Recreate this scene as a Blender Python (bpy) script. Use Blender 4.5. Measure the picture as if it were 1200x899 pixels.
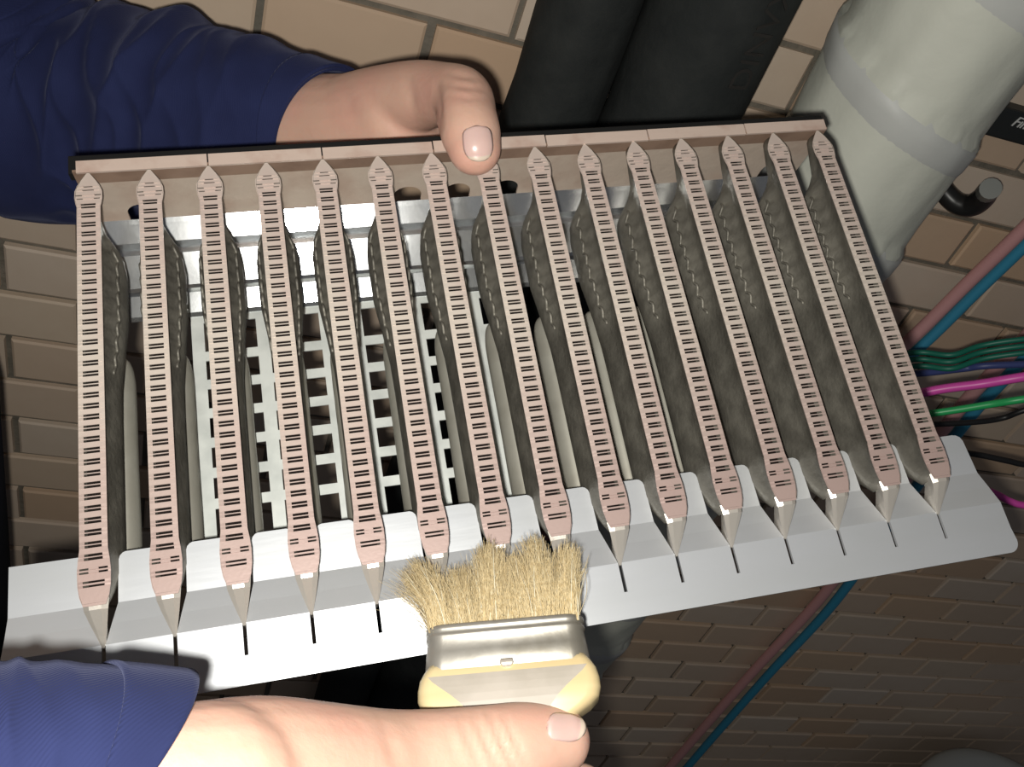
import bpy, bmesh, math, random
from mathutils import Vector, Matrix, noise
random.seed(7)
for o in list(bpy.data.objects): bpy.data.objects.remove(o, do_unlink=True)
SC = bpy.context.scene
COL = SC.collection

# ------------------------------------------------------------------ camera, light, exposure
F = 1050.0                       # focal length in pixels of the 1200x899 frame
WALL_D = 0.50                    # camera to wall, metres
CAM_POS = Vector((0, -WALL_D, 1.30))
dv = Vector((-490, 1182, F)).normalized()            # "down" seen by the camera (x right, y down, z forward)
dh = Vector((3580, 497, F)); dh = (dh - dv*dh.dot(dv)).normalized()   # along the wall
dn = dh.cross(dv)                                    # into the wall
def c2w_dir(v): v = Vector(v); return Vector((dh.dot(v), dn.dot(v), -dv.dot(v)))
def c2w(v): return CAM_POS + c2w_dir(v)
def P(x, y, z): return c2w(((x-600)/F*z, (y-449.5)/F*z, z))          # pixel and depth to a point
def on_wall(x, y, off=0.0):                                          # pixel to the wall (off metres in front of it)
    r = Vector(((x-600)/F, (y-449.5)/F, 1)); return c2w(r*((WALL_D-off)/dn.dot(r)))
cam = bpy.data.cameras.new('camera'); cam.sensor_width = 36; cam.sensor_fit = 'HORIZONTAL'
cam.lens = 36*F/1200; cam.clip_start = .01; cam.clip_end = 50
camo = bpy.data.objects.new('camera', cam); COL.objects.link(camo); SC.camera = camo
m = Matrix((c2w_dir((1,0,0)), c2w_dir((0,-1,0)), c2w_dir((0,0,-1)))).transposed().to_4x4()
m.translation = CAM_POS; camo.matrix_world = m

world = bpy.data.worlds.new('world'); SC.world = world; world.use_nodes = True
bg = world.node_tree.nodes['Background']; bg.inputs[0].default_value = (.85, .88, 1, 1); bg.inputs[1].default_value = .05
fl = bpy.data.lights.new('phone_flash', 'POINT'); fl.energy = 4.7; fl.color = (1.0, .97, .90); fl.shadow_soft_size = .0035
flo = bpy.data.objects.new('phone_flash', fl); COL.objects.link(flo); flo.location = c2w((-.007, .008, -.004))
SC.view_settings.view_transform = 'Standard'; SC.view_settings.look = 'None'
SC.view_settings.gamma = 1; SC.view_settings.exposure = 0.0; SC.view_settings.use_curve_mapping = False

# ------------------------------------------------------------------ helpers
def tag(o, label=None, cat=None, group=None, kind=None):
    for k, v in (('label', label), ('category', cat), ('group', group), ('kind', kind)):
        if v: o[k] = v
    return o
def link(name, me, parent=None, mats=(), smooth=False):
    o = bpy.data.objects.new(name, me); COL.objects.link(o)
    for q in mats:
        if len(me.materials) < len(mats): me.materials.append(q)
    if smooth:
        for p in me.polygons: p.use_smooth = True
    if parent: o.parent = parent
    return o
def empty(name, M):
    o = bpy.data.objects.new(name, None); COL.objects.link(o); o.empty_display_size = .02
    o.matrix_world = M; return o
def mesh(name, v, f, mi=None):
    me = bpy.data.meshes.new(name); me.from_pydata([tuple(a) for a in v], [], f); me.update()
    if mi: me.polygons.foreach_set('material_index', mi)
    return me
def fixnorm(me):
    b = bmesh.new(); b.from_mesh(me); bmesh.ops.recalc_face_normals(b, faces=b.faces); b.to_mesh(me); b.free(); return me
class MB:                                   # collects shapes for ONE mesh
    def __init__(s): s.v = []; s.f = []; s.m = []
    def box(s, x0, x1, y0, y1, z0, z1, mi=0):
        n = len(s.v)
        s.v += [(x0,y0,z0),(x1,y0,z0),(x1,y1,z0),(x0,y1,z0),(x0,y0,z1),(x1,y0,z1),(x1,y1,z1),(x0,y1,z1)]
        s.f += [tuple(n+i for i in q) for q in ((3,2,1,0),(4,5,6,7),(0,1,5,4),(1,2,6,5),(2,3,7,6),(3,0,4,7))]; s.m += [mi]*6
    def prism(s, a, b, mi=0):               # two rings of equal length, capped
        n = len(s.v); k = len(a); s.v += list(a)+list(b)
        s.f += [tuple(range(n+k-1, n-1, -1)), tuple(range(n+k, n+2*k))]
        s.f += [(n+i, n+(i+1)%k, n+k+(i+1)%k, n+k+i) for i in range(k)]; s.m += [mi]*(k+2)
    def loft(s, rings, cap=True, mi=0, closed=True):
        n = len(s.v); k = len(rings[0])
        for r in rings: s.v += [tuple(q) for q in r]
        for j in range(len(rings)-1):
            for i in range(k if closed else k-1):
                a = n+j*k+i; b = n+j*k+(i+1)%k
                s.f.append((a, b, b+k, a+k)); s.m.append(mi)
        if cap:
            s.f += [tuple(range(n+k-1, n-1, -1)), tuple(range(n+(len(rings)-1)*k, n+len(rings)*k))]; s.m += [mi]*2
    def build(s, name, mats, parent=None, smooth=False, label=None):
        me = fixnorm(mesh(name, s.v, s.f, s.m)); o = link(name, me, parent, mats, smooth)
        if label: o['label'] = label
        return o
def catmull(pts, n):
    pts = [tuple(p) for p in pts]; k = len(pts[0]); out = []
    ext = [tuple(2*a-b for a, b in zip(pts[0], pts[1]))] + pts + [tuple(2*a-b for a, b in zip(pts[-1], pts[-2]))]
    for i in range(1, len(ext)-2):
        p0, p1, p2, p3 = ext[i-1:i+3]
        for j in range(n):
            t = j/n
            out.append(tuple(.5*(2*b+(c-a)*t+(2*a-5*b+4*c-d)*t*t+(3*b-a-3*c+d)*t**3) for a, b, c, d in zip(p0, p1, p2, p3)))
    out.append(pts[-1]); return out
def sweep(pts, n=10, seg=12, fn=None, up=None):      # pts: (x,y,z,r); returns rings of a tube along a smooth path
    q = catmull(pts, n); c = [Vector(a[:3]) for a in q]; rings = []; N = None
    for i, a in enumerate(q):
        t = (c[min(i+1, len(c)-1)]-c[max(i-1, 0)]).normalized()
        if N is None:
            N = Vector(up) if up else (Vector((0,0,1)) if abs(t.z) < .9 else Vector((1,0,0)))
        N = (N - t*N.dot(t)).normalized(); B = t.cross(N); u = i/(len(q)-1); ring = []
        for j in range(seg):
            th = 2*math.pi*j/seg; d = N*math.cos(th)+B*math.sin(th)
            r = a[3]*(1 if fn is None else 1+fn(u, th, c[i]+d*a[3]))
            ring.append(c[i]+d*r)
        rings.append(ring)
    return rings

# ------------------------------------------------------------------ materials
def mat(name, col, rough=.5, metal=0, bump=None, var=None, spec=.5, sss=0, coat=0):
    M = bpy.data.materials.new(name); M.use_nodes = True; nt = M.node_tree; B = nt.nodes['Principled BSDF']
    B.inputs['Base Color'].default_value = (*col, 1); B.inputs['Roughness'].default_value = rough; B.inputs['Metallic'].default_value = metal
    B.inputs['Specular IOR Level'].default_value = spec
    if coat: B.inputs['Coat Weight'].default_value = coat
    if sss:
        B.inputs['Subsurface Weight'].default_value = sss; B.inputs['Subsurface Radius'].default_value = (.006, .0025, .0015); B.inputs['Subsurface Scale'].default_value = 1
    tc = nt.nodes.new('ShaderNodeTexCoord')
    if var:                                  # (scale, second colour, low, high[, stretch])
        n = nt.nodes.new('ShaderNodeTexNoise'); n.inputs['Scale'].default_value = var[0]; n.inputs['Detail'].default_value = 6
        mp = nt.nodes.new('ShaderNodeMapping'); mp.inputs['Scale'].default_value = var[4] if len(var) > 4 else (1,1,1)
        nt.links.new(tc.outputs['Object'], mp.inputs[0]); nt.links.new(mp.outputs[0], n.inputs['Vector'])
        r = nt.nodes.new('ShaderNodeMapRange'); r.inputs[1].default_value = var[2]; r.inputs[2].default_value = var[3]
        nt.links.new(n.outputs[0], r.inputs[0])
        x = nt.nodes.new('ShaderNodeMix'); x.data_type = 'RGBA'; x.inputs[6].default_value = (*col, 1); x.inputs[7].default_value = (*var[1], 1)
        nt.links.new(r.outputs[0], x.inputs[0]); nt.links.new(x.outputs[2], B.inputs['Base Color'])
    if bump:                                 # (scale, strength, distance[, stretch])
        n = nt.nodes.new('ShaderNodeTexNoise'); n.inputs['Scale'].default_value = bump[0]; n.inputs['Detail'].default_value = 4
        mp = nt.nodes.new('ShaderNodeMapping'); mp.inputs['Scale'].default_value = bump[3] if len(bump) > 3 else (1,1,1)
        nt.links.new(tc.outputs['Object'], mp.inputs[0]); nt.links.new(mp.outputs[0], n.inputs['Vector'])
        b = nt.nodes.new('ShaderNodeBump'); b.inputs['Strength'].default_value = bump[1]; b.inputs['Distance'].default_value = bump[2]
        nt.links.new(n.outputs[0], b.inputs['Height']); nt.links.new(b.outputs[0], B.inputs['Normal'])
    return M
M_grout = mat('grout', (.17, .155, .125), .9, bump=(300, .5, .002), var=(60, (.25, .22, .18), .4, .7))
M_tile = mat('tile_glaze', (.47, .38, .29), .42, bump=(90, .15, .001), spec=.35)
def tile_colours():
    nt = M_tile.node_tree; B = nt.nodes['Principled BSDF']
    oi = nt.nodes.new('ShaderNodeObjectInfo'); cr = nt.nodes.new('ShaderNodeValToRGB')
    cols = [(0,(.76,.64,.52)), (.25,(.72,.57,.44)), (.45,(.76,.54,.36)), (.62,(.75,.63,.50)), (.8,(.70,.49,.33)), (1,(.77,.66,.55))]
    while len(cr.color_ramp.elements) < len(cols): cr.color_ramp.elements.new(.5)
    for e, (p, c) in zip(cr.color_ramp.elements, cols): e.position = p; e.color = (*c, 1)
    n = nt.nodes.new('ShaderNodeTexNoise'); n.inputs['Scale'].default_value = 35; n.inputs['Detail'].default_value = 5
    tc = nt.nodes.new('ShaderNodeTexCoord'); nt.links.new(tc.outputs['Object'], n.inputs['Vector'])
    mr = nt.nodes.new('ShaderNodeMapRange'); mr.inputs[1].default_value = .35; mr.inputs[2].default_value = .75; mr.inputs[3].default_value = 0; mr.inputs[4].default_value = .25
    nt.links.new(n.outputs[0], mr.inputs[0])
    x = nt.nodes.new('ShaderNodeMix'); x.data_type = 'RGBA'; x.inputs[7].default_value = (.58, .43, .30, 1)
    nt.links.new(oi.outputs['Random'], cr.inputs[0]); nt.links.new(cr.outputs[0], x.inputs[6]); nt.links.new(mr.outputs[0], x.inputs[0])
    nt.links.new(x.outputs[2], B.inputs['Base Color'])
tile_colours()
M_floor = mat('floor_concrete', (.12, .11, .10), .85, bump=(40, .4, .004), var=(12, (.17, .155, .14), .35, .7))
M_strip = mat('heat_tinted_steel', (.68, .60, .525), .45, .2, bump=(900, .15, .0003), var=(55, (.64, .52, .465), .42, .62, (1, .35, 1)))
def heat_tint():                                     # the strips are tarnished darker and pinker towards their lower ends
    nt = M_strip.node_tree; B = nt.nodes['Principled BSDF']; src = B.inputs['Base Color'].links[0].from_socket
    tc = nt.nodes.new('ShaderNodeTexCoord'); sp = nt.nodes.new('ShaderNodeSeparateXYZ'); mr = nt.nodes.new('ShaderNodeMapRange')
    n = nt.nodes.new('ShaderNodeTexNoise'); n.inputs['Scale'].default_value = 40; ad = nt.nodes.new('ShaderNodeMath'); ad.operation = 'MULTIPLY_ADD'; ad.inputs[1].default_value = .03
    nt.links.new(tc.outputs['Object'], sp.inputs[0]); nt.links.new(tc.outputs['Object'], n.inputs['Vector']); nt.links.new(n.outputs[0], ad.inputs[0]); nt.links.new(sp.outputs[1], ad.inputs[2])
    mr.inputs[1].default_value = -.050; mr.inputs[2].default_value = -.115; nt.links.new(ad.outputs[0], mr.inputs[0])
    x = nt.nodes.new('ShaderNodeMix'); x.data_type = 'RGBA'; x.inputs[7].default_value = (.44, .325, .295, 1)
    nt.links.new(mr.outputs[0], x.inputs[0]); nt.links.new(src, x.inputs[6]); nt.links.new(x.outputs[2], B.inputs['Base Color'])
heat_tint()
M_slotdark = mat('slot_dark', (.012, .009, .008), .95, spec=.1)  # near-black that paints the shaded, sooty inside of the slots
M_chamber = mat('dusty_steel', (.15, .14, .118), .55, .45, bump=(500, .5, .0006), var=(120, (.24, .225, .19), .4, .65))
M_tube = mat('dull_steel', (.50, .485, .42), .42, .5, bump=(200, .2, .0004, (1, .1, 1)), var=(90, (.42, .40, .34), .4, .7))
M_nose = mat('bare_steel', (.74, .69, .62), .34, .6, bump=(260, .3, .0005))
M_wallp = mat('tinned_end_wall', (.70, .58, .48), .42, .3, bump=(150, .5, .0008), var=(70, (.60, .45, .36), .45, .7))
M_scorch = mat('scorched_band', (.40, .27, .20), .45, .35, bump=(150, .4, .0006), var=(80, (.28, .18, .13), .4, .7))
M_rail = mat('copper_tinted_rail', (.78, .62, .53), .4, .3, bump=(300, .25, .0005, (.2, 1, 1)), var=(70, (.64, .45, .37), .5, .68))
M_plate = mat('brushed_aluminium', (.64, .66, .69), .40, .5, bump=(130, .22, .0005, (.12, 1, 1)), var=(60, (.62, .64, .66), .42, .66, (.3, 1, 1)))
M_bracket = mat('polished_steel', (.82, .84, .85), .17, .95, bump=(90, .12, .0005))
M_grid = mat('galvanised_steel', (.74, .77, .74), .45, .2, var=(90, (.56, .59, .57), .4, .7))
M_gasket = mat('black_gasket', (.01, .01, .01), .8, spec=.2)
M_black = mat('black_foam', (.020, .023, .023), .8, bump=(140, .5, .0012), var=(50, (.030, .033, .032), .4, .7), spec=.3)
M_pipetext = mat('faded_print', (.032, .030, .028), .8, spec=.2)
M_wrap = mat('white_wrap', (.74, .755, .66), .5, bump=(70, .3, .002), var=(14, (.68, .70, .61), .35, .7), spec=.3)
def mat_cloth(name, col, col2):
    M = mat(name, col, .9, var=(45, col2, .35, .7), spec=.15); nt = M.node_tree; B = nt.nodes['Principled BSDF']
    B.inputs['Sheen Weight'].default_value = .12; B.inputs['Sheen Roughness'].default_value = .4; B.inputs['Sheen Tint'].default_value = (.6, .65, 1, 1)
    tc = nt.nodes.new('ShaderNodeTexCoord'); mp = nt.nodes.new('ShaderNodeMapping'); mp.inputs['Rotation'].default_value = (.5, .3, .6)
    w = nt.nodes.new('ShaderNodeTexWave'); w.inputs['Scale'].default_value = 520; w.inputs['Distortion'].default_value = 1.2; w.inputs['Detail'].default_value = 2
    b = nt.nodes.new('ShaderNodeBump'); b.inputs['Strength'].default_value = .22; b.inputs['Distance'].default_value = .0004
    nt.links.new(tc.outputs['Object'], mp.inputs[0]); nt.links.new(mp.outputs[0], w.inputs['Vector'])
    nt.links.new(w.outputs['Fac'], b.inputs['Height']); nt.links.new(b.outputs[0], B.inputs['Normal']); return M
M_navy = mat_cloth('navy_twill', (.021, .028, .088), (.016, .021, .068))
M_dark = mat('dark_trouser', (.012, .013, .018), .95, spec=.1)
M_skin = mat('skin', (.67, .42, .32), .48, bump=(330, .28, .0006), var=(48, (.68, .385, .30), .42, .70), sss=.22, spec=.4)
M_nail = mat('nail', (.72, .47, .42), .28, sss=.15, spec=.5)
M_nailtip = mat('nail_edge', (.66, .54, .44), .35)
M_tin = mat('tin_ferrule', (.40, .38, .34), .38, .6, bump=(120, .25, .0005), var=(80, (.27, .25, .21), .45, .65))
M_wood = mat('pale_wood', (.66, .54, .31), .35, var=(60, (.58, .45, .24), .4, .7, (.3, 2, 1)), coat=.3)
M_face = mat('grey_face', (.42, .38, .33), .5, var=(90, (.36, .325, .275), .4, .65))
M_hair = mat('hog_bristle', (.68, .56, .34), .42, var=(900, (.58, .45, .24), .4, .65), spec=.5)
M_hair2 = mat('pale_bristle', (.85, .80, .62), .3, spec=.6)
M_pinkp = mat('pink_plastic', (.72, .38, .38), .45)
M_bluep = mat('blue_plastic', (.05, .33, .52), .45)
M_mag = mat('magenta_plastic', (.60, .07, .38), .4)
M_grn = mat('green_plastic', (.02, .34, .10), .4)
M_teal = mat('teal_plastic', (.008, .15, .10), .45)
M_purp = mat('violet_plastic', (.05, .07, .22), .45)
M_blk = mat('black_plastic', (.012, .012, .013), .45)
M_gun = mat('gunmetal', (.05, .05, .05), .35, .6)
M_cap = mat('grey_zinc', (.30, .31, .29), .4, .4)
M_sign = mat('black_enamel', (.025, .028, .028), .5, spec=.3)
M_white = mat('white_print', (.75, .76, .74), .5)
M_lid = mat('grey_plastic', (.50, .53, .52), .5)

# ------------------------------------------------------------------ the setting: tiled wall and floor
BW, BH = .183*WALL_D, .0805*WALL_D          # tile pitch
V0 = CAM_POS.z - .371*WALL_D                # height of one known bed joint
H0 = .145*WALL_D                            # x of one known head joint in the row under it
JT = .0045                                  # joint width
XA, XB, ZB = -1.7, 2.2, 2.3
b = MB(); b.box(XA, XB, .0045, .10, 0, ZB)
wall = tag(b.build('wall_back', [M_grout]), 'wall clad in beige and orange-beige running-bond tiles with grey joints', kind='structure')
b = MB(); b.box(XA, XB, -2.0, .10, -.05, 0)
floor = tag(b.build('floor', [M_floor]), 'dark bare concrete floor under the tiled wall', kind='structure')
def tile_mesh():
    w, h, c = (BW-JT)/2, (BH-JT)/2, .0016
    b = MB(); r = lambda s, y: [(-w+s, y, -h+s), (w-s, y, -h+s), (w-s, y, h-s), (-w+s, y, h-s)]
    b.loft([r(0, .0050), r(0, .0012), r(c, 0.0)]); me = fixnorm(mesh('tile', b.v, b.f)); me.materials.append(M_tile); return me
TILE = tile_mesh()
def to_px(p):
    q = p - CAM_POS; v = dh*q.x + dn*q.y - dv*q.z
    return (600+F*v.x/v.z, 449.5+F*v.y/v.z) if v.z > .02 else (1e5, 1e5)
cells = []
for k in range(-18, 27):
    zc = V0 - (k+.5)*BH
    if zc-BH/2 < 0 or zc+BH/2 > ZB: continue
    for i in range(-18, 22):
        xc = H0 + (i+.5 + (.5 if k % 2 else 0))*BW
        if xc-BW/2 < XA or xc+BW/2 > XB: continue
        pp = [to_px(Vector((xc+sx*BW/2, 0, zc+sz*BH/2))) for sx in (-1, 1) for sz in (-1, 1)]
        xs = [min(max(a[0], 0), 1200) for a in pp]; ys = [min(max(a[1], 0), 899) for a in pp]
        cells.append(((max(xs)-min(xs))*(max(ys)-min(ys)), xc, zc))
cells.sort(reverse=True)
rest = MB(); trnd = random.Random(3)
for n, (a, xc, zc) in enumerate(cells):
    if n < 290 and a > 0:
        o = bpy.data.objects.new('tile', TILE); COL.objects.link(o); o.parent = wall
        o.location = (xc+trnd.uniform(-.0006, .0006), trnd.uniform(-.0006, .0006), zc+trnd.uniform(-.0005, .0005))
        o.rotation_euler = (trnd.uniform(-.006, .006), trnd.uniform(-.004, .004), trnd.uniform(-.004, .004))
    else:
        w, h = (BW-JT)/2, (BH-JT)/2; rest.box(xc-w, xc+w, 0, .005, zc-h, zc+h)
tag(rest.build('far_tiles', [M_tile], wall), kind='stuff')

# ------------------------------------------------------------------ pipes on the wall
def vpipe(x, y, r, z0, z1, fn=None, seg=48, n=60):
    rings = []
    for j in range(n+1):
        z = z0+(z1-z0)*j/n
        rings.append([(x+(r+(fn(th, z) if fn else 0))*math.cos(th), y+(r+(fn(th, z) if fn else 0))*math.sin(th), z) for th in [2*math.pi*i/seg for i in range(seg)]])
    return rings
def pipe_at(pl, pr, y_off):            # two silhouette pixels on a level line -> x, r of an upright pipe y_off off the wall
    a = on_wall(*pl, y_off); c = on_wall(*pr, y_off); return (a.x+c.x)/2, (c.x-a.x)/2
def foam(th, z): return .0012*noise.noise(Vector((math.cos(th)*2, math.sin(th)*2, z*14)))+.0006*noise.noise(Vector((math.cos(th)*6, math.sin(th)*6, z*40)))
xl, rl = pipe_at((623, 0), (748, 31), .035); xr, rr = pipe_at((748, 31), (901, 70), .046)
b = MB(); b.loft(vpipe(xl, -.034, rl*.89, .02, 2.2, foam))
bp1 = b.build('insulated_pipe', [M_black], smooth=True)
tag(bp1, 'thinner of the two black foam insulated pipes on the tiled wall', 'pipe', 'black insulated pipes')
b = MB(); b.loft(vpipe(xr, -.042, rr*.96, .02, 2.2, foam))
bp2 = b.build('insulated_pipe', [M_black], smooth=True)
tag(bp2, 'thicker black foam insulated pipe with faded lettering beside the white wrapped pipe', 'pipe', 'black insulated pipes')
def text_mesh(s, size, depth, shear=0):
    cu = bpy.data.curves.new('lettering', 'FONT'); cu.body = s; cu.size = size; cu.extrude = depth; cu.shear = shear; cu.resolution_u = 3
    t = bpy.data.objects.new('lettering', cu); COL.objects.link(t)
    me = bpy.data.meshes.new_from_object(t.evaluated_get(bpy.context.evaluated_depsgraph_get())); bpy.data.objects.remove(t); return me
me = text_mesh('DINVX', .018, .0002)                 # faded print running up the pipe, bent round its surface
p0 = on_wall(862, 92, .06)
for v in me.vertices:
    al = math.radians(-62) - v.co.y/(rr*.97)
    v.co = Vector((xr+(rr*.97+.0013+v.co.z)*math.cos(al), -.042+(rr*.97+.0013+v.co.z)*math.sin(al), p0.z+v.co.x))
link('lettering', me, bp2, [M_pipetext])

xw, rw = pipe_at((976, 66), (1152, 111), .062)
WP = .072
def wrap(th, z):
    t = ((z/WP) + th/(2*math.pi)) % 1.0
    return .0028*t**2 + .003*noise.noise(Vector((math.cos(th)*1.2, math.sin(th)*1.2, z*7))) + .0012*noise.noise(Vector((math.cos(th)*3, math.sin(th)*3, z*30)))
b = MB(); b.loft(vpipe(xw, -.063, rw, .02, 2.2, wrap, 96, 420))
wp = b.build('wrapped_pipe', [M_wrap], smooth=True)
tag(wp, 'thick pipe wrapped in overlapping white tape in front of the tiles', 'pipe')
b = MB(); n = 0                                       # the greyer second lap of the tape, its own thin spiral strip
for j in range(1400):
    a = 2*math.pi*j/64; z = .05 + WP*j/64*1.0
    ring = []
    for q in range(5):
        zz = z + q*.0055; tt = -a
        rad = rw + wrap(tt % (2*math.pi), zz) + (.0009 if 0 < q < 4 else -.0004)
        ring.append((xw+rad*math.cos(tt), -.063+rad*math.sin(tt), zz))
    b.v += ring
    if j:
        for q in range(4): b.f.append((5*j+q-5, 5*j+q-4, 5*j+q+1, 5*j+q)); b.m.append(0)
M_lap = mat('grey_tape', (.645, .66, .63), .45, bump=(60, .3, .001), spec=.35)
b.build('tape_lap', [M_lap], wp, smooth=True, label='greyish spiral lap of tape')

# black wall plate with white lettering, hook on the wall
a = on_wall(1163, 153); c = on_wall(1200, 162); d = on_wall(1188, 121)
sg = MB(); sx0, sz0 = a.x, a.z; sh = abs(d.z-a.z)*1.0
sx0 -= .02; sz1 = on_wall(1200, 124).z; sz0 = on_wall(1200, 163).z
sg.box(sx0, sx0+.20, -.014, .002, sz0, sz1)
sgo = sg.build('wall_plate', [M_sign]); tag(sgo, 'black plate with slanted white lettering on the tiles beside the white pipe', 'sign')
bv = sgo.modifiers.new('bevel', 'BEVEL'); bv.width = .002; bv.segments = 2
me = text_mesh('Fine', .0095, .0003, .35); t0 = on_wall(1184, 147, .0145)
o = link('lettering', me, sgo, [M_white]); o.matrix_world = Matrix.Translation((t0.x, -.0143, t0.z)) @ Matrix.Rotation(math.pi/2, 4, 'X')
hk = [(*on_wall(1098, 205, .004), .0064), (*on_wall(1107, 224, .014), .0067), (*on_wall(1121, 238, .022), .0072), (*on_wall(1137, 241, .028), .0075), (*on_wall(1150, 234, .034), .0073), (*on_wall(1157, 225, .040), .0068)]
b = MB(); b.loft(sweep(hk, 8, 14)); ho = b.build('wall_hook', [M_gun], smooth=True); tag(ho, 'dark metal J-shaped hook on the tiles beside the white pipe', 'hook')
e0 = on_wall(1155, 227, .037); e1 = on_wall(1161, 221, .048)
b = MB(); b.loft(sweep([(*e0, .0066), (*e0.lerp(e1, .5), .0068), (*e1, .0066)], 3, 16)); b.build('hook_tip', [M_cap], ho, label='grey metal hook end')

# ------------------------------------------------------------------ coloured tubes and wires at the right
def wire(name, mt, pts, label, cat, r, group=None, wob=0):
    q = [(*p, r) for p in pts]; b = MB(); b.loft(sweep(q, 12, 10))
    o = b.build(name, [mt], smooth=True); return tag(o, label, cat, group)
def dblpath(pts, dx):                                  # second tube of a pair lies against the first
    return [(x+dx[0], y+dx[1], o) for x, y, o in pts]
pair1 = [(1265, 200, .030), (1200, 268, .024), (1135, 331, .018), (1072, 393, .016), (1000, 455, .014), (900, 525, .012), (760, 590, .011), (600, 640, .011)]
pair2 = [(1290, 300, .050), (1200, 398, .034), (1158, 442, .026), (1118, 487, .020), (1040, 590, .012), (965, 697, .010), (880, 790, .010), (790, 893, .010), (700, 1000, .010)]
wp_ = lambda L: [on_wall(*q) for q in L]
wire('pink_tube', M_pinkp, wp_(pair1), 'pink plastic tube of the upper tube pair, meeting the last burner blade', 'tube', .0050)
wire('blue_tube', M_bluep, wp_(dblpath(pair1, (11, 10))), 'blue plastic tube of the upper tube pair, meeting the last burner blade', 'tube', .0043)
wire('pink_tube', M_pinkp, wp_(pair2), 'pink plastic tube of the lower tube pair, passing under the aluminium plate', 'tube', .0055)
wire('blue_tube', M_bluep, wp_(dblpath(pair2, (13, 9))), 'blue plastic tube of the lower tube pair, passing under the aluminium plate', 'tube', .0050)
def wz(L): return [P(*q) for q in L]
wire('magenta_wire', M_mag, wz([(1040, 470, .47), (1098, 457, .46), (1150, 450, .45), (1205, 441, .44), (1320, 425, .43)]), 'magenta wire crossing just above the bright green wire', 'wire', .0024)
wire('green_wire', M_grn, wz([(1050, 490, .47), (1110, 482, .46), (1160, 474, .45), (1205, 467, .44), (1320, 450, .43)]), 'bright green wire just below the magenta wire', 'wire', .0019)
for i, (dy, amp) in enumerate(((0, 2), (8, 2), (16, 2))):
    wire('teal_wire', M_teal, wz([(1030, 418+dy, .55), (1078, 413+dy, .55), (1115, 414+dy+amp, .54), (1150, 407+dy-amp, .54), (1205, 396+dy+amp*.4, .53), (1320, 385+dy, .52)]), ('thin dark teal wire, uppermost of the three behind the last burner blade', 'thin dark teal wire between two others of its colour', 'thin dark teal wire lying just above the violet wire')[i], 'wire', .0017, 'teal wires in the bundle')
wire('violet_wire', M_purp, wz([(1030, 440, .56), (1085, 437, .56), (1130, 432, .56), (1170, 428, .55), (1320, 424, .54)]), 'dark violet wire just below the teal wires', 'wire', .0022)
wire('black_wire', M_blk, wz([(1080, 498, .55), (1140, 495, .55), (1175, 490, .55), (1210, 478, .54), (1320, 450, .53)]), 'black wire just below the bright green wire', 'wire', .0018)
wire('black_wire', M_blk, wz([(1080, 525, .56), (1140, 532, .56), (1180, 540, .56), (1210, 546, .56), (1320, 560, .56)]), 'black wire over the tiles by the upper corner of the plate', 'wire', .0019)
wire('magenta_wire', M_mag, wz([(1120, 560, .5), (1165, 578, .5), (1185, 588, .5), (1210, 594, .5), (1320, 610, .5)]), 'magenta wire by the right corner of the aluminium plate', 'wire', .0020)

# ------------------------------------------------------------------ lidded tub at the lower right
tb = on_wall(1165, 885); r_ = Vector(((1132-600)/F, (874-449.5)/F, 1)); top_h = .34
zt = (CAM_POS.z-top_h)/dv.dot(r_); bc = c2w(r_*zt); bx, by, R = bc.x+.01, bc.y-.155, .155
tub = empty('plastic_tub', Matrix.Translation((bx, by, 0))); tag(tub, 'grey plastic tub with a domed lid at the foot of the wall', 'tub')
def lathe(prof, seg=48): return [[(r*math.cos(2*math.pi*i/seg), r*math.sin(2*math.pi*i/seg), z) for i in range(seg)] for r, z in prof]
b = MB(); b.loft(lathe([(.10, .0), (.125, .002), (.130, .02), (.148, top_h-.03), (.150, top_h-.02)])); b.build('tub_body', [M_lid], tub, smooth=True)
b = MB(); b.loft(lathe([(.152, top_h-.034), (.158, top_h-.030), (.158, top_h-.012), (.152, top_h-.004), (.138, top_h), (.132, top_h-.003), (.06, top_h-.002), (.004, top_h-.002)])); b.build('lid', [M_lid], tub, smooth=True)

# ------------------------------------------------------------------ the gas burner (local mm: x along the row, y up the blades, z towards the viewer)
ub = Vector((-534, -2760, F)).normalized(); ur = Vector((4973, -572, F)); ur = (ur - ub*ub.dot(ur)).normalized()
nb = ur.cross(-ub); DB = .26
BX, BY = .064, .023
MBn = Matrix((c2w_dir(ur), c2w_dir(ub), c2w_dir(-nb))).transposed().to_4x4()
MBn.translation = c2w(nb*DB + ur*BX + ub*BY)
burner = empty('gas_burner', MBn); tag(burner, 'gas burner tray of fifteen slotted steel blades held above the brush', 'gas burner')
mm = .001
LX = lambda r: (r - BX*1000)*mm
LY = lambda u: (u - BY*1000)*mm
TIP, PITCH, R0, NBL = 189.0, 18.70, -66.7, 15
L = 139.5
HWP = [(0, .25), (-1.2, 1.1), (-3, 2.3), (-5, 3.4), (-7, 4.1), (-9.5, 4.2), (-11.5, 3.9), (-13, 3.55), (-124, 3.7), (-127, 4.1), (-130, 4.35), (-134, 4.25), (-137, 3.8), (-139.5, 2.9)]
def hw(y):
    for (a, p), (c, q) in zip(HWP, HWP[1:]):
        if a >= y >= c: return p+(q-p)*(a-y)/(a-c)
    return HWP[-1][1]
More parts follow.
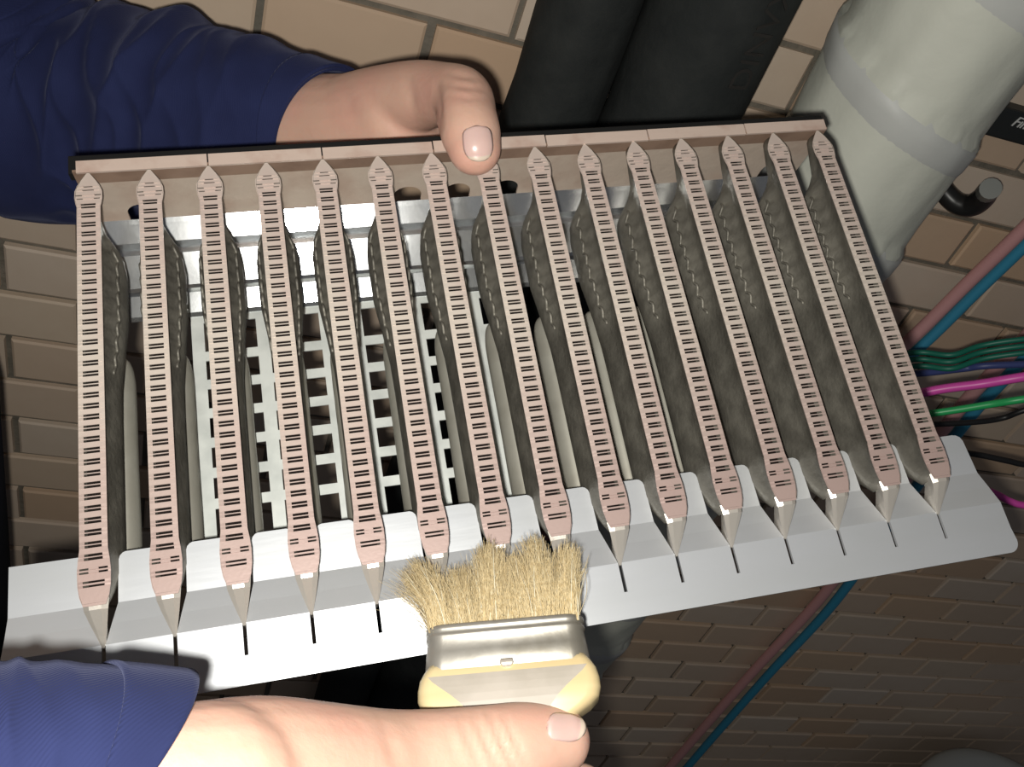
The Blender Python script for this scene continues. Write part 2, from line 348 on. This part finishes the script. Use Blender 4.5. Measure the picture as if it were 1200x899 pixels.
def strip_mesh():
    slots = []                                     # (y centre, half height, openings as fractions of the half width)
    slots += [(-5.4, .22, [(-.38, .38)]), (-6.7, .22, [(-.42, .42)]), (-8.6, .25, [(-.92, -.45), (.45, .92)]), (-9.9, .22, [(-.85, -.4), (.4, .85)])]
    for i in range(34):
        y = -12.6-3.44*i
        slots += [(y+.52, .38, [(-.60, .60)]), (y-.52, .38, [(-.60, .60)])]
    for y in (-129.4, -130.4): slots.append((y, .28, [(-.85, -.30), (.30, .85)]))
    for y in (-133.0, -134.1): slots.append((y, .30, [(-.66, .66)]))
    cuts = sorted({0, -L} | {a for a, _ in HWP} | {s[0]+s[1] for s in slots} | {s[0]-s[1] for s in slots}, reverse=True)
    b = MB(); T = .3
    for y0, y1 in zip(cuts, cuts[1:]):
        if y0-y1 < 1e-6: continue
        mid = (y0+y1)/2; s = [q for q in slots if abs(q[0]-mid) < q[1]]
        segs = [(-1, 1)]
        if s:
            xs = [-1]+[t for o_ in s[0][2] for t in o_]+[1]; segs = list(zip(xs[::2], xs[1::2]))
        a, c = hw(y0), hw(y1)
        for x0, x1 in segs:
            zf = lambda t: 0 - .35*abs(t)**4          # slightly crowned strip
            r1 = [(x0*a, y0, zf(x0)), (x1*a, y0, zf(x1)), (x1*a, y0, zf(x1)-T), (x0*a, y0, zf(x0)-T)]
            r2 = [(x0*c, y1, zf(x0)), (x1*c, y1, zf(x1)), (x1*c, y1, zf(x1)-T), (x0*c, y1, zf(x0)-T)]
            b.prism([tuple(q*mm for q in p) for p in r1], [tuple(q*mm for q in p) for p in r2])
    me = fixnorm(mesh('port_strip', b.v, b.f)); me.materials.append(M_strip); return me
def chamber_mesh():
    zs = [-.4, -2.2, -5, -9, -12, -16, -21, -26, -28.5]
    b = MB(); rings = []
    ys = [-.2, -3, -6, -10, -13, -16, -18, -20]+[-21.4-1.4*i for i in range(34)]+[-70, -80, -95, -110, -122, -128, -132, -136, -138.8]
    rnd = random.Random(5)
    for y in ys:
        g = lambda pts: next((p+(q-p)*(a-y)/(a-c) for (a, p), (c, q) in zip(pts, pts[1:]) if a >= y >= c), pts[-1][1])
        c = g([(0, 1.2), (-15, 1.6), (-18, 3.2), (-22, 5.9), (-29, 7.0), (-46, 6.9), (-58, 5.4), (-72, 4.0), (-126, 3.8), (-136, 1.8), (-140, .6)])
        neck = min(hw(y)*.9, g([(0, .2), (-4, 2.0), (-12, 2.3), (-128, 2.3), (-140, 1.2)]))
        top = hw(y)*.97; k = g([(0, .3), (-14, .45), (-22, 1), (-126, 1), (-140, .35)])   # depth shrinks at both ends
        wav = .6*math.sin(y*1.15) if -66 < y < -18 else 0
        prof = [top, top*.94, neck, neck+wav*.5, c*.75+wav, c, c*.98, c*.62, .35]
        Lr = [(-h, y, z*k) for h, z in zip(prof, zs)]; Rr = [(h, y, z*k) for h, z in zip(prof, zs)][::-1]
        rings.append([tuple(q*mm for q in p) for p in Lr+Rr])
    b.loft(rings, cap=True, closed=False)
    for s_ in (-1, 1):                              # wavy crimped seam along each side of the upper chamber
        path = []
        for i in range(70):
            y = -18-.72*i; cx_ = (1.75+3.95*min(1, (i+2)/14))*(1 if i < 40 else 1-(i-40)*.010)
            path.append((s_*cx_*mm, y*mm, (-11.2+1.0*math.sin(i*.85)+.35*math.sin(i*.41))*mm, .00052))
        b.loft(sweep(path, 1, 6), mi=0)
    yy = [y for y in ys if -136 <= y <= -3]                                             # sooty dark sheet set under the slots, the hollow channel's shade in its colour
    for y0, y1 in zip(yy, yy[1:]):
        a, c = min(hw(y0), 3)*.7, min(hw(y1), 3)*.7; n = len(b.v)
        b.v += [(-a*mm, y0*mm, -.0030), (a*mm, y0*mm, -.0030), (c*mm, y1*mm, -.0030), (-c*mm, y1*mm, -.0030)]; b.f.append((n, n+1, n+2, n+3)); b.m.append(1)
    me = mesh('chamber', b.v, b.f, b.m); me.materials.append(M_chamber); me.materials.append(M_slotdark)
    for p in me.polygons: p.use_smooth = True
    return me
def tube_mesh():
    b = MB(); rings = []
    st = [(-50, .4), (-51, 2.2), (-53, 3.6), (-57, 4.6), (-64, 5.0), (-90, 5.0), (-112, 5.2), (-122, 5.0), (-126, 3.8), (-127.5, .6)]
    q = catmull(st, 4)
    for y, r in q:
        r = max(r, .3); rings.append([(r*1.0*math.cos(t)*mm, y*mm, (-36.5+r*1.1*math.sin(t))*mm) for t in [2*math.pi*i/20 for i in range(20)]])
    b.loft(rings); me = fixnorm(mesh('venturi_tube', b.v, b.f)); me.materials.append(M_tube)
    for p in me.polygons: p.use_smooth = True
    return me
def nose_mesh():
    b = MB()
    st = [(-137.5, 3.5, -.5, -9), (-140.5, 3.1, -1.0, -11), (-143.5, 2.3, -3.6, -13), (-147, 1.2, -6.6, -14), (-149.8, .35, -8.8, -15)]
    rings = []
    for y, h, zt_, zb in st:
        rings.append([(x*mm, y*mm, z*mm) for x, z in ((-h, zt_-.9*h/3), (-h*.5, zt_-.1), (h*.5, zt_), (h, zt_-.9*h/3), (h*.5, (zt_+zb)/2), (.25, zb), (-.25, zb), (-h*.5, (zt_+zb)/2))])
    b.loft(rings); me = fixnorm(mesh('nose', b.v, b.f)); me.materials.append(M_nose); return me
ms, mc, mt_, mn = strip_mesh(), chamber_mesh(), tube_mesh(), nose_mesh()
for k in range(NBL):
    bl = bpy.data.objects.new('burner_blade', mc); COL.objects.link(bl); bl.parent = burner
    bl.location = (LX(R0+PITCH*k), LY(TIP), 0)
    for nm, me in (('port_strip', ms), ('venturi_tube', mt_), ('nose', mn)):
        c = bpy.data.objects.new(nm, me); COL.objects.link(c); c.parent = bl
# end wall with arched notches, split rail lip, black gasket
gaps_notch = {0, 5, 6, 7, 13}
b = MB(); x = -76.0
W0, W1, UW = -.2, -30.0, 189.4
WB = -7.0
b.box(LX(-71.5), LX(199.5), LY(UW), LY(UW+.8), WB*mm, W0*mm, 1)
def wall_piece(x0, x1, z0, z1): b.box(LX(x0), LX(x1), LY(UW), LY(UW+.8), z0*mm, z1*mm)
wall_piece(-71.5, R0, W1, WB)
for k in range(NBL-1):
    x0 = R0+PITCH*k; x1 = x0+PITCH
    if k in gaps_notch:
        cx = x0+PITCH*.62; r = 5.2; n = 14
        wall_piece(x0, cx-r, W1, WB); wall_piece(cx+r, x1, W1, WB)
        arc = [(cx-r*math.cos(math.pi*i/n), W1+4+r*1.0*math.sin(math.pi*i/n)) for i in range(n+1)]
        for (a0, z0), (a1, z1) in zip(arc, arc[1:]):
            b.prism([(LX(a0), LY(UW), WB*mm), (LX(a1), LY(UW), WB*mm), (LX(a1), LY(UW), z1*mm), (LX(a0), LY(UW), z0*mm)],
                    [(LX(a0), LY(UW+.8), WB*mm), (LX(a1), LY(UW+.8), WB*mm), (LX(a1), LY(UW+.8), z1*mm), (LX(a0), LY(UW+.8), z0*mm)])
    else: wall_piece(x0, x1, W1, WB)
wall_piece(R0+PITCH*(NBL-1), 199.5, W1, WB)
b.box(LX(-74), LX(-71.5), LY(170), LY(189.4), -31*mm, -24*mm)
b.build('end_wall', [M_wallp, M_scorch], burner)
cutsx = [-70.5, -29.3, 8.2, 46.5, 87.5, 126.5, 165.5, 199.3]
rr2 = random.Random(9)
for x0, x1 in zip(cutsx, cutsx[1:]):
    b = MB(); dy = rr2.uniform(-.15, .15)
    b.prism([(LX(x0+.25), LY(q[0]+dy), q[1]*mm) for q in ((188.9, 0), (193.3, .3), (193.5, -.6), (189.0, -.9))],
            [(LX(x1-.25), LY(q[0]+dy), q[1]*mm) for q in ((188.9, 0), (193.3, .3), (193.5, -.6), (189.0, -.9))])
    b.build('rail_segment', [M_rail], burner)
b = MB(); q = [(189.8, -1.6), (196.4, -1.4), (197.2, -2.2), (197.2, -4.6), (196.2, -5.4), (189.8, -5.2)]
b.prism([(LX(-73), LY(u), w*mm) for u, w in q], [(LX(199.8), LY(u), w*mm) for u, w in q]); b.build('gasket', [M_gasket], burner)
# slotted mounting plate, 1 mm sheet folded along its length
b = MB()
rows_u = [66.5, 66.2, 65.4, 64.0, 52.0, 46.0, 40.0, 31.0]
def edge(u): return 5.4 if u > 66.3 else 3.8 if u > 66 else 2.6 if u > 65 else 1.9 if u > 63 else .9 if u > 50 else .4 if u > 32 else .2
def wplate(u): return -14.0 if u >= 51 else (-9.0 if u <= 40 else -9.0-5.0*(u-40)/11.0)
def nhw(u): return 5.2 if u > 66.3 else 4.4 if u > 66 else 3.6 if u > 65 else (3.2 if u > 60 else (2.9 if u > 50 else (1.6 if u > 43 else .55)))
cent = [R0+PITCH*k for k in range(NBL)]
PL, PR = -92.8, 220.0
def quad(a, c, e, g):
    n = len(b.v); T = 1.0
    for s in (0, T): b.v += [(LX(x_), LY(u_), (wplate(u_)-s)*mm) for x_, u_ in (a, c, e, g)]
    b.f += [(n, n+1, n+2, n+3), (n+7, n+6, n+5, n+4), (n, n+4, n+5, n+1), (n+1, n+5, n+6, n+2), (n+2, n+6, n+7, n+3), (n+3, n+7, n+4, n)]; b.m += [0]*6
for u0, u1 in zip(rows_u, rows_u[1:]):
    for k in range(NBL+1):
        lo0 = PL if k == 0 else cent[k-1]+nhw(u0); lo1 = PL if k == 0 else cent[k-1]+nhw(u1)
        hi0 = (PR-edge(u0)) if k == NBL else cent[k]-nhw(u0); hi1 = (PR-edge(u1)) if k == NBL else cent[k]-nhw(u1)
        quad((lo0, u0), (hi0, u0), (hi1, u1), (lo1, u1))
rc = [(31, -.2), (26.8, .4)]+[(26.8-3.8*math.sin(a), .4-3.8*(1-math.cos(a))) for a in [math.radians(15*i) for i in range(1, 7)]]
for (u0, d0), (u1, d1) in zip(rc, rc[1:]): quad((PL, u0), (PR+d0, u0), (PR+d1, u1), (PL, u1))
me = mesh('mounting_plate', b.v, b.f); bb = bmesh.new(); bb.from_mesh(me); bmesh.ops.remove_doubles(bb, verts=bb.verts, dist=1e-6)
bmesh.ops.recalc_face_normals(bb, faces=bb.faces); bb.to_mesh(me); bb.free()
link('mounting_plate', me, burner, [M_plate])['label'] = 'bright aluminium mounting plate with a slot under each blade'
# folded bright bracket and perforated air plate behind the blades
prof = [(190.5, -31.6), (189.0, -32.6), (183.4, -36.0), (182.6, -40), (181, -41.5), (179.2, -38.0), (178.6, -37.2), (168.5, -43.6), (167.8, -42.0), (166.8, -42.2), (166.2, -44.2), (159.5, -47.6), (157.8, -48.0)]
b = MB(); n = len(prof)
for xx in (-71, 192):
    b.v += [(LX(xx), LY(u), w*mm) for u, w in prof]
b.f = [(i, i+1, n+i+1, n+i) for i in range(n-1)]; b.m = [0]*(n-1)
br = b.build('folded_bracket', [M_bracket], burner); so = br.modifiers.new('thickness', 'SOLIDIFY'); so.thickness = .0006; so.offset = 0
b = MB(); gx0, gx1, gu0, gu1 = -44.6, 74.0, 72.0, 158.0
bars_u = [154.0, 141.6, 130.6, 119.6, 108.6, 97.6, 86.6, 75.6]
vx = [-42.4+11.4*i for i in range(11)]
b.box(LX(gx0), LX(gx1), LY(155.0), LY(158.2), -48.6*mm, -48*mm)
b.box(LX(gx0), LX(gx1), LY(70.5), LY(74.5), -48.6*mm, -48*mm)
for i, xx in enumerate(vx): b.box(LX(xx-2.2), LX(xx+2.2), LY(74.5), LY(155), -48.6*mm, -48*mm)
for xx, x2 in zip(vx, vx[1:]):
    for u in bars_u[1:]:
        if u < 76: continue
        b.box(LX(xx+2.2), LX(x2-2.2), LY(u-1.8), LY(u+1.8), -48.6*mm, -48*mm)
b.build('perforated_plate', [M_grid], burner, label='pale perforated air plate behind the blades')

# ------------------------------------------------------------------ the paint brush
def cam_frame(o, X, Y):
    X = Vector(X).normalized(); Y = Vector(Y); Y = (Y - X*Y.dot(X)).normalized(); Z = X.cross(Y)
    M = Matrix((c2w_dir(X), c2w_dir(Y), c2w_dir(Z))).transposed().to_4x4(); M.translation = o; return M
pc = lambda x, y, z: Vector(((x-600)/F*z, (y-449.5)/F*z, z))
Yb = pc(583, 650, .2545)-pc(592, 790, .2360)
MBr = cam_frame(P(592, 738, .2405), (math.cos(math.radians(5)), -math.sin(math.radians(5)), 0), Yb)
brush = empty('paint_brush', MBr); tag(brush, 'flat paint brush with pale wooden handle, tin ferrule and splayed tan bristles', 'brush')
def rrect(w, d, y, z=0, k=5, r=None):
    r = r or d*.9; out = []
    for cx, cz, a0 in ((w-r, d-r, 0), (-w+r, d-r, 90), (-w+r, -d+r, 180), (w-r, -d+r, 270)):
        for i in range(k):
            a = math.radians(a0+90*i/(k-1)); out.append(((cx+r*math.cos(a))*mm, y*mm, (cz+r*math.sin(a)+z)*mm))
    return out
b = MB(); b.loft([rrect(20.6, 5.0, 1.2), rrect(21.2, 5.5, .9), rrect(21.3, 5.6, -.3), rrect(20.8, 5.1, -.8), rrect(21.2, 5.5, -1.3), rrect(21.3, 5.6, -2.0), rrect(20.9, 5.2, -2.6), rrect(21.3, 5.4, -6), rrect(21.9, 5.6, -12.3), rrect(21.6, 5.3, -12.5)])
fe = b.build('ferrule', [M_tin], brush, smooth=True, label='dull tin ferrule with two beads')
b = MB(); b.loft([rrect(1.6, .5, -9.4, 5.7, r=.4), rrect(1.9, .6, -10.6, 6.0, r=.5), rrect(1.0, .4, -11.6, 5.8, r=.3)]); b.build('ferrule_nail', [M_nose], fe, smooth=True)
hd = [(20.5, 5.0, -9), (21.8, 5.6, -11.0), (22.9, 6.2, -13.0), (23.4, 6.5, -15.5), (23.4, 6.6, -18.0), (22.6, 6.5, -20.2), (20.5, 6.2, -22.0), (17.0, 5.9, -24.0), (13.5, 5.6, -28.0), (11.5, 5.4, -36), (11.0, 5.4, -50), (12.0, 5.6, -75), (13.0, 5.6, -95), (11.0, 5.0, -104), (5.0, 3.0, -108)]
b = MB(); b.loft([rrect(w, d, y, r=min(d*.55, w*.9)) for w, d, y in hd]); hdl = b.build('handle', [M_wood], brush, smooth=True, label='pale lacquered wooden handle')
b = MB()                                          # greyer panel tapering down the face of the handle
pp = [(-20.0, -12.9), (20.0, -12.9), (17.5, -15.5), (14.0, -18.5), (11.0, -21.5), (8.5, -25), (-8.5, -25), (-11, -21.5), (-14, -17.6), (-17.0, -15.0)]
def zface(y): return next((d0+(d1-d0)*(y0-y)/(y0-y1) for (_, d0, y0), (_, d1, y1) in zip(hd, hd[1:]) if y0 >= y >= y1), 6)
rows = [(20.4, -12.6), (19.2, -14.0), (17.2, -15.6), (14.6, -17.6), (12.4, -19.6), (10.4, -21.8), (8.6, -24.5)]
for w, y in rows: b.v += [(-w*mm, y*mm, (zface(y)+.12)*mm), (w*mm, y*mm, (zface(y)+.12)*mm)]
b.f = [(2*i, 2*i+1, 2*i+3, 2*i+2) for i in range(len(rows)-1)]; b.m = [0]*len(b.f)
pnl = b.build('face_panel', [M_face], hdl, label='greyish panel')
# bristles: thousands of hairs in one tuft
rb = random.Random(21); V = []; Fc = []; MI = []
clumps = [(-18, -13.5, 23, 4.0), (-10.5, -12, 19, 4.5), (-4.0, -3.0, 25.5, 4.6), (4.0, 3.5, 21, 4.5), (10, 9.5, 26, 4.6), (17, 19, 23, 2.8)]      # base x, tip x, length, spread
clumps[0] = (-17.5, -23.0, 22.5, 5.0)
for h in range(4600):
    bx_ = rb.uniform(-20, 20); bz_ = rb.uniform(-4.6, 4.6)
    c = min(clumps, key=lambda q: abs(q[0]-bx_)+rb.uniform(0, 5))
    tx = c[1]+rb.gauss(0, c[3])*.72; ln = c[2]*rb.uniform(.62, 1.04)*(1-.012*abs(tx-c[1])**1.3)
    tz = bz_*.6-1.0+rb.gauss(0, 1.6)
    mid = ((bx_*.62+tx*.38)+rb.gauss(0, .5), ln*.52, bz_+rb.gauss(0, .5)); w = rb.uniform(.07, .15)
    pts = [(bx_, -.5, bz_), mid, (tx, ln, tz)]; q = catmull(pts, 3); n0 = len(V); ang = rb.uniform(0, math.pi)
    for i, p in enumerate(q):
        ww = w*(1-.55*i/(len(q)-1))
        for j in range(3):
            a = ang+2.094*j; V.append(((p[0]+ww*math.cos(a))*mm, p[1]*mm, (p[2]+ww*math.sin(a))*mm))
    for i in range(len(q)-1):
        for j in range(3): Fc.append((n0+3*i+j, n0+3*i+(j+1) % 3, n0+3*i+3+(j+1) % 3, n0+3*i+3+j)); MI.append(1 if h % 23 == 0 else 0)
tag(link('bristles', fixnorm(mesh('bristles', V, Fc, MI)), brush, [M_hair, M_hair2], smooth=True), 'splayed tan hog bristles', kind='stuff')

# ------------------------------------------------------------------ the worker: arms and hands, sleeves
pbase = on_wall(-150, 900, .25)
person = empty('person', Matrix.Translation((pbase.x-.15, pbase.y, 0))); person_inv = Matrix.Translation((-(pbase.x-.15), -pbase.y, 0))
tag(person, 'person in a navy work jacket gripping the burner tray and a paint brush', 'person')
def px4(L_): return [(*P(x, y, z), r*mm) for x, y, z, r in L_]
def capsule_chain(b, pts, n=8, seg=20):            # tapered limb with round ends
    rings = sweep(pts, n, seg); a, c = pts[0], pts[-1]
    def cap(ring, ctr, out):
        ctr = Vector(ctr[:3]); r = sum((Vector(p)-ctr).length for p in ring)/len(ring); res = []
        for t in (.25, .5, .7, .85, .95, .995):
            s = math.sqrt(1-t*t); res.append([ctr+(Vector(p)-ctr)*s+out*(r*t) for p in ring])
        return res
    d0 = (Vector(rings[0][0])*0+sum((Vector(p) for p in rings[0]), Vector())/seg)-sum((Vector(p) for p in rings[1]), Vector())/seg
    d1 = sum((Vector(p) for p in rings[-1]), Vector())/seg-sum((Vector(p) for p in rings[-2]), Vector())/seg
    rings = cap(rings[0], a, d0.normalized())[::-1]+rings+cap(rings[-1], c, d1.normalized())
    b.loft(rings)
b = MB()
# hand on the rail
cc = lambda L_, **k: capsule_chain(b, px4(L_), **k)
cc([(-60, 20, .40, 34), (20, 120, .425, 34), (150, 150, .415, 31), (270, 155, .402, 26), (360, 152, .388, 23.5), (420, 152, .375, 22.5), (465, 142, .362, 20)])
cc([(400, 140, .376, 17.5), (450, 125, .360, 16.0), (490, 113, .345, 13.5), (520, 111, .332, 11.6), (541, 116, .321, 11.2), (547, 138, .311, 10.6), (552, 158, .3065, 10.4), (556, 174, .3045, 9.2)], n=6)
cc([(360, 165, .395, 22), (420, 172, .402, 19), (465, 178, .404, 16)])
cc([(440, 180, .395, 15), (480, 186, .398, 10), (530, 186, .398, 8.6), (572, 186, .396, 8.2), (602, 186, .390, 7.4)])
cc([(440, 186, .410, 14), (480, 188, .418, 10), (535, 188, .420, 8.8), (585, 188, .415, 8.2), (615, 187, .406, 7.6)])
cc([(430, 186, .425, 13), (475, 188, .436, 9.8), (530, 188, .440, 8.4), (575, 188, .436, 8), (605, 187, .426, 7.4)])
cc([(420, 186, .440, 12), (465, 187, .452, 8.6), (510, 187, .457, 7.6), (545, 187, .455, 7), (570, 186, .448, 6.6)])
# hand on the brush
cc([(-420, 900, .15, 30), (-150, 965, .150, 20), (20, 968, .154, 18.5), (150, 958, .160, 19), (240, 945, .168, 19)])
cc([(180, 950, .162, 18), (300, 925, .180, 18), (390, 912, .193, 15.5), (460, 900, .204, 12.8), (520, 891, .2105, 11.6), (572, 884, .2155, 11.3), (615, 875, .2205, 10.6), (650, 868, .2245, 9.0)], n=6)
cc([(220, 985, .178, 18), (330, 1010, .200, 21), (430, 1010, .222, 18)])
cc([(360, 965, .205, 15), (470, 985, .232, 11), (570, 975, .250, 9.2), (640, 955, .258, 8.6), (680, 928, .2575, 8)])
cc([(390, 1010, .215, 15), (480, 1040, .240, 11), (580, 1038, .256, 9.5), (650, 1022, .263, 9), (680, 1000, .258, 8)])
cc([(370, 1050, .218, 14), (460, 1085, .240, 10.5), (560, 1090, .256, 9.2), (630, 1080, .262, 8.6), (660, 1060, .257, 8)])
cc([(340, 1090, .218, 13), (430, 1125, .238, 9.5), (520, 1135, .252, 8.2), (580, 1130, .258, 7.6), (610, 1115, .254, 7)])
# upper arms meeting inside the jacket
sh1 = pc(-280, -330, .28); sh2 = pc(-820, 560, .30)
capsule_chain(b, [(*P(-60, 20, .40), .034), (*P(-115, -160, .34), .038), (*c2w(sh1), .042)])
capsule_chain(b, [(*P(-420, 900, .15), .030), (*c2w(Vector((-.32, .12, .22))), .040), (*c2w(Vector((-.42, .0, .30))), .05), (*c2w(sh1), .042)])
me = mesh('raw', b.v, b.f); me.materials.append(M_skin); raw = link('raw', me)
md = raw.modifiers.new('remesh', 'REMESH'); md.mode = 'VOXEL'; md.voxel_size = .0012
sm = raw.modifiers.new('smooth', 'SMOOTH'); sm.factor = .5; sm.iterations = 7
dg = bpy.context.evaluated_depsgraph_get(); me2 = bpy.data.meshes.new_from_object(raw.evaluated_get(dg)); bpy.data.objects.remove(raw)
me2.transform(person_inv); me2.name = 'body'
if not me2.materials: me2.materials.append(M_skin)
body = link('body', me2, person, (), True); body['label'] = 'bare forearms and hands, one thumb over the rail, one along the brush'
# nails and skin creases follow the finished skin surface
import numpy as np
from mathutils.bvhtree import BVHTree
nv_ = len(me2.vertices); co = np.empty(nv_*3); me2.vertices.foreach_get('co', co); co = co.reshape(-1, 3)
nrm = np.empty(nv_*3); me2.vertices.foreach_get('normal', nrm); nrm = nrm.reshape(-1, 3)
off = np.array(person.location) - np.array(CAM_POS); rel = co + off
Ax = np.array([dh, dn, -dv]); cs = rel @ Ax                      # camera axes
pxs = np.stack([600+F*cs[:, 0]/cs[:, 2], 449.5+F*cs[:, 1]/cs[:, 2]], 1)
face = (nrm*(-rel)).sum(1) > 0
def crease(ax, ay, bx_, by_, wid, depth, zlim):
    a = np.array((ax, ay)); d = np.array((bx_-ax, by_-ay), float); t = np.clip(((pxs-a) @ d)/(d @ d), 0, 1)
    q = np.linalg.norm(pxs-(a+t[:, None]*d), axis=1); k = np.exp(-(q/wid)**2)*depth*mm*(1-.6*abs(2*t-1))
    ok = face & (cs[:, 2] < zlim); co[ok] -= nrm[ok]*k[ok][:, None]
for c in ((556, 838, 588, 905, 5, 1.0), (573, 836, 606, 905, 5, 1.0), (590, 838, 618, 900, 4, .7), (540, 840, 566, 905, 5, .6), (450, 850, 470, 905, 9, .5), (522, 850, 540, 900, 6, .4)): crease(*c, .25)
for c in ((512, 100, 514, 150, 5, 1.3), (524, 86, 560, 92, 4, .6), (522, 98, 566, 104, 4, .6), (526, 112, 570, 116, 4, .5), (430, 110, 470, 150, 8, .5), (478, 92, 486, 140, 7, .7), (400, 100, 420, 150, 8, .4)): crease(*c, .40)
me2.vertices.foreach_set('co', co.ravel()); me2.update()
bvh = BVHTree.FromPolygons([tuple(v) for v in co], [tuple(p.vertices) for p in me2.polygons])
org = CAM_POS - person.location
def nail(cx, cy, hwid, hlen, ang, name='thumb_nail'):           # ang: direction of the free edge in the picture plane, degrees
    b = MB(); nu, nw = 12, 16; ca, sa = math.cos(math.radians(ang)), math.sin(math.radians(ang))
    for j in range(nw+1):
        t = 2*j/nw-1
        wf = math.sqrt(max(.02, 1-abs(t)**5)) if t < 0 else math.sqrt(max(.02, 1-abs(t)**3.2*.75))
        for i in range(nu+1):
            sx = 2*i/nu-1; u, w = t*hlen, sx*hwid*wf; u += -2.0*sx*sx if t > .3 else 0
            x, y = cx+u*ca-w*sa, cy+u*sa+w*ca
            d = c2w_dir(pc(x, y, 1)).normalized(); hit, n, _, _ = bvh.ray_cast(org, d)
            if hit is None: hit, n = Vector(b.v[-1]), Vector((0, 0, 0))
            lift = .00055*(1-abs(sx)**3)+.00012+(.0003 if t > .85 else 0)-(.0003 if t < -.9 else 0)
            b.v.append(tuple(hit+n*lift))
    for j in range(nw):
        for i in range(nu):
            k = j*(nu+1)+i; b.f.append((k, k+1, k+nu+2, k+nu+1)); b.m.append(1 if j >= nw-2 else 0)
    o = b.build(name, [M_nail, M_nailtip], body, True); so = o.modifiers.new('thickness', 'SOLIDIFY'); so.thickness = .0005; so.offset = 0; return o
nail(560, 168, 17, 20, 84)
nail(662, 853, 16, 21, 6)

# sleeves
def folds(seed, amp):
    def fn(u, th, p):
        q = p*13; v = noise.noise(Vector((q.x+seed, q.y, q.z)))
        w = noise.noise(p*30+Vector((seed, 0, 0)))
        e = math.exp(-((u-.55)/.26)**2)                       # folds gather round the elbow
        rid = lambda a: 1-2*abs(math.sin(a))**.6
        f = .5*rid(9*u*math.pi+th*1.0+2.2*v+seed)*e + .35*rid(14*u*math.pi-th*1.5+2.6*w)*e
        return amp*(1.0*v+.35*w+.75*f)*(1 if u < .86 else max(.25, (1-u)/.14))
    return fn
def sleeve(pts, fn, name, cuff_w, seg=96, n=18, up=None, slant=0):
    b = MB(); rings = sweep(pts, n, seg, fn, up)
    ax = (Vector(pts[-1][:3])-Vector(pts[-2][:3])).normalized(); dn_ = c2w_dir((0, 1, -.35)); dn_ = (dn_-ax*dn_.dot(ax)).normalized()
    for j, r in enumerate(rings):                # the cuff is cut at a slant
        t = max(0, 1-(len(rings)-1-j)/30); c = sum((Vector(p) for p in r), Vector())/len(r)
        rings[j] = [Vector(p)-ax*(slant*t*t*(Vector(p)-c).dot(dn_)) for p in r]
    b.loft(rings, cap=False)
    b.v = [tuple(person_inv @ Vector(q)) for q in b.v]
    o = b.build(name, [M_navy], person, True)
    so = o.modifiers.new('thickness', 'SOLIDIFY'); so.thickness = .0022; so.offset = -1
    ss = o.modifiers.new('subd', 'SUBSURF'); ss.levels = 1; ss.render_levels = 1
    # double stitched cuff band
    b = MB(); k = max(3, cuff_w); cr = rings[-k:]
    outer = []
    for r in cr:
        c = sum((Vector(p) for p in r), Vector())/len(r); outer.append([c+(Vector(p)-c)*1.035 for p in r])
    b.loft(outer, cap=False); b.v = [tuple(person_inv @ Vector(q)) for q in b.v]
    cf = b.build('cuff', [M_navy], o, True); so = cf.modifiers.new('thickness', 'SOLIDIFY'); so.thickness = .0016; so.offset = -1
    cf['label'] = 'stitched sleeve cuff'
    return o
s1 = sleeve(px4([(-260, -330, .28, 52), (-130, -190, .335, 52), (-70, -40, .385, 52), (-15, 70, .410, 52), (60, 132, .420, 50), (130, 134, .418, 48.5), (200, 136, .410, 46.5), (250, 144, .404, 41), (300, 148, .397, 37), (345, 152, .391, 31.5), (380, 154, .386, 26.5)]), folds(3, .13), 'sleeve', 14, slant=.36)
s2 = sleeve(px4([(-620, 850, .20, 50), (-420, 900, .155, 42), (-220, 940, .145, 31), (-120, 958, .147, 26), (-50, 958, .150, 26), (15, 958, .154, 26.5), (66, 960, .158, 27)]), folds(9, .07), 'sleeve', 12, slant=.62)
# jacket body seen as a dark edge at the left
tp = P(5, 470, .45); b = MB(); rings = []
for z, rx, ry in ((-.62, .13, .08), (-.3, .145, .09), (-.1, .15, .09), (.02, .152, .09), (.10, .15, .09), (.17, .13, .08), (.20, .07, .05)):
    rings.append([(tp.x-.15-max(0, z-.03)*1.7+rx*math.cos(t), tp.y-.02+ry*math.sin(t), tp.z+z) for t in [2*math.pi*i/40 for i in range(40)]])
b.loft(rings); b.v = [tuple(person_inv @ Vector(q)) for q in b.v]
b.build('jacket_body', [M_dark], person, True)
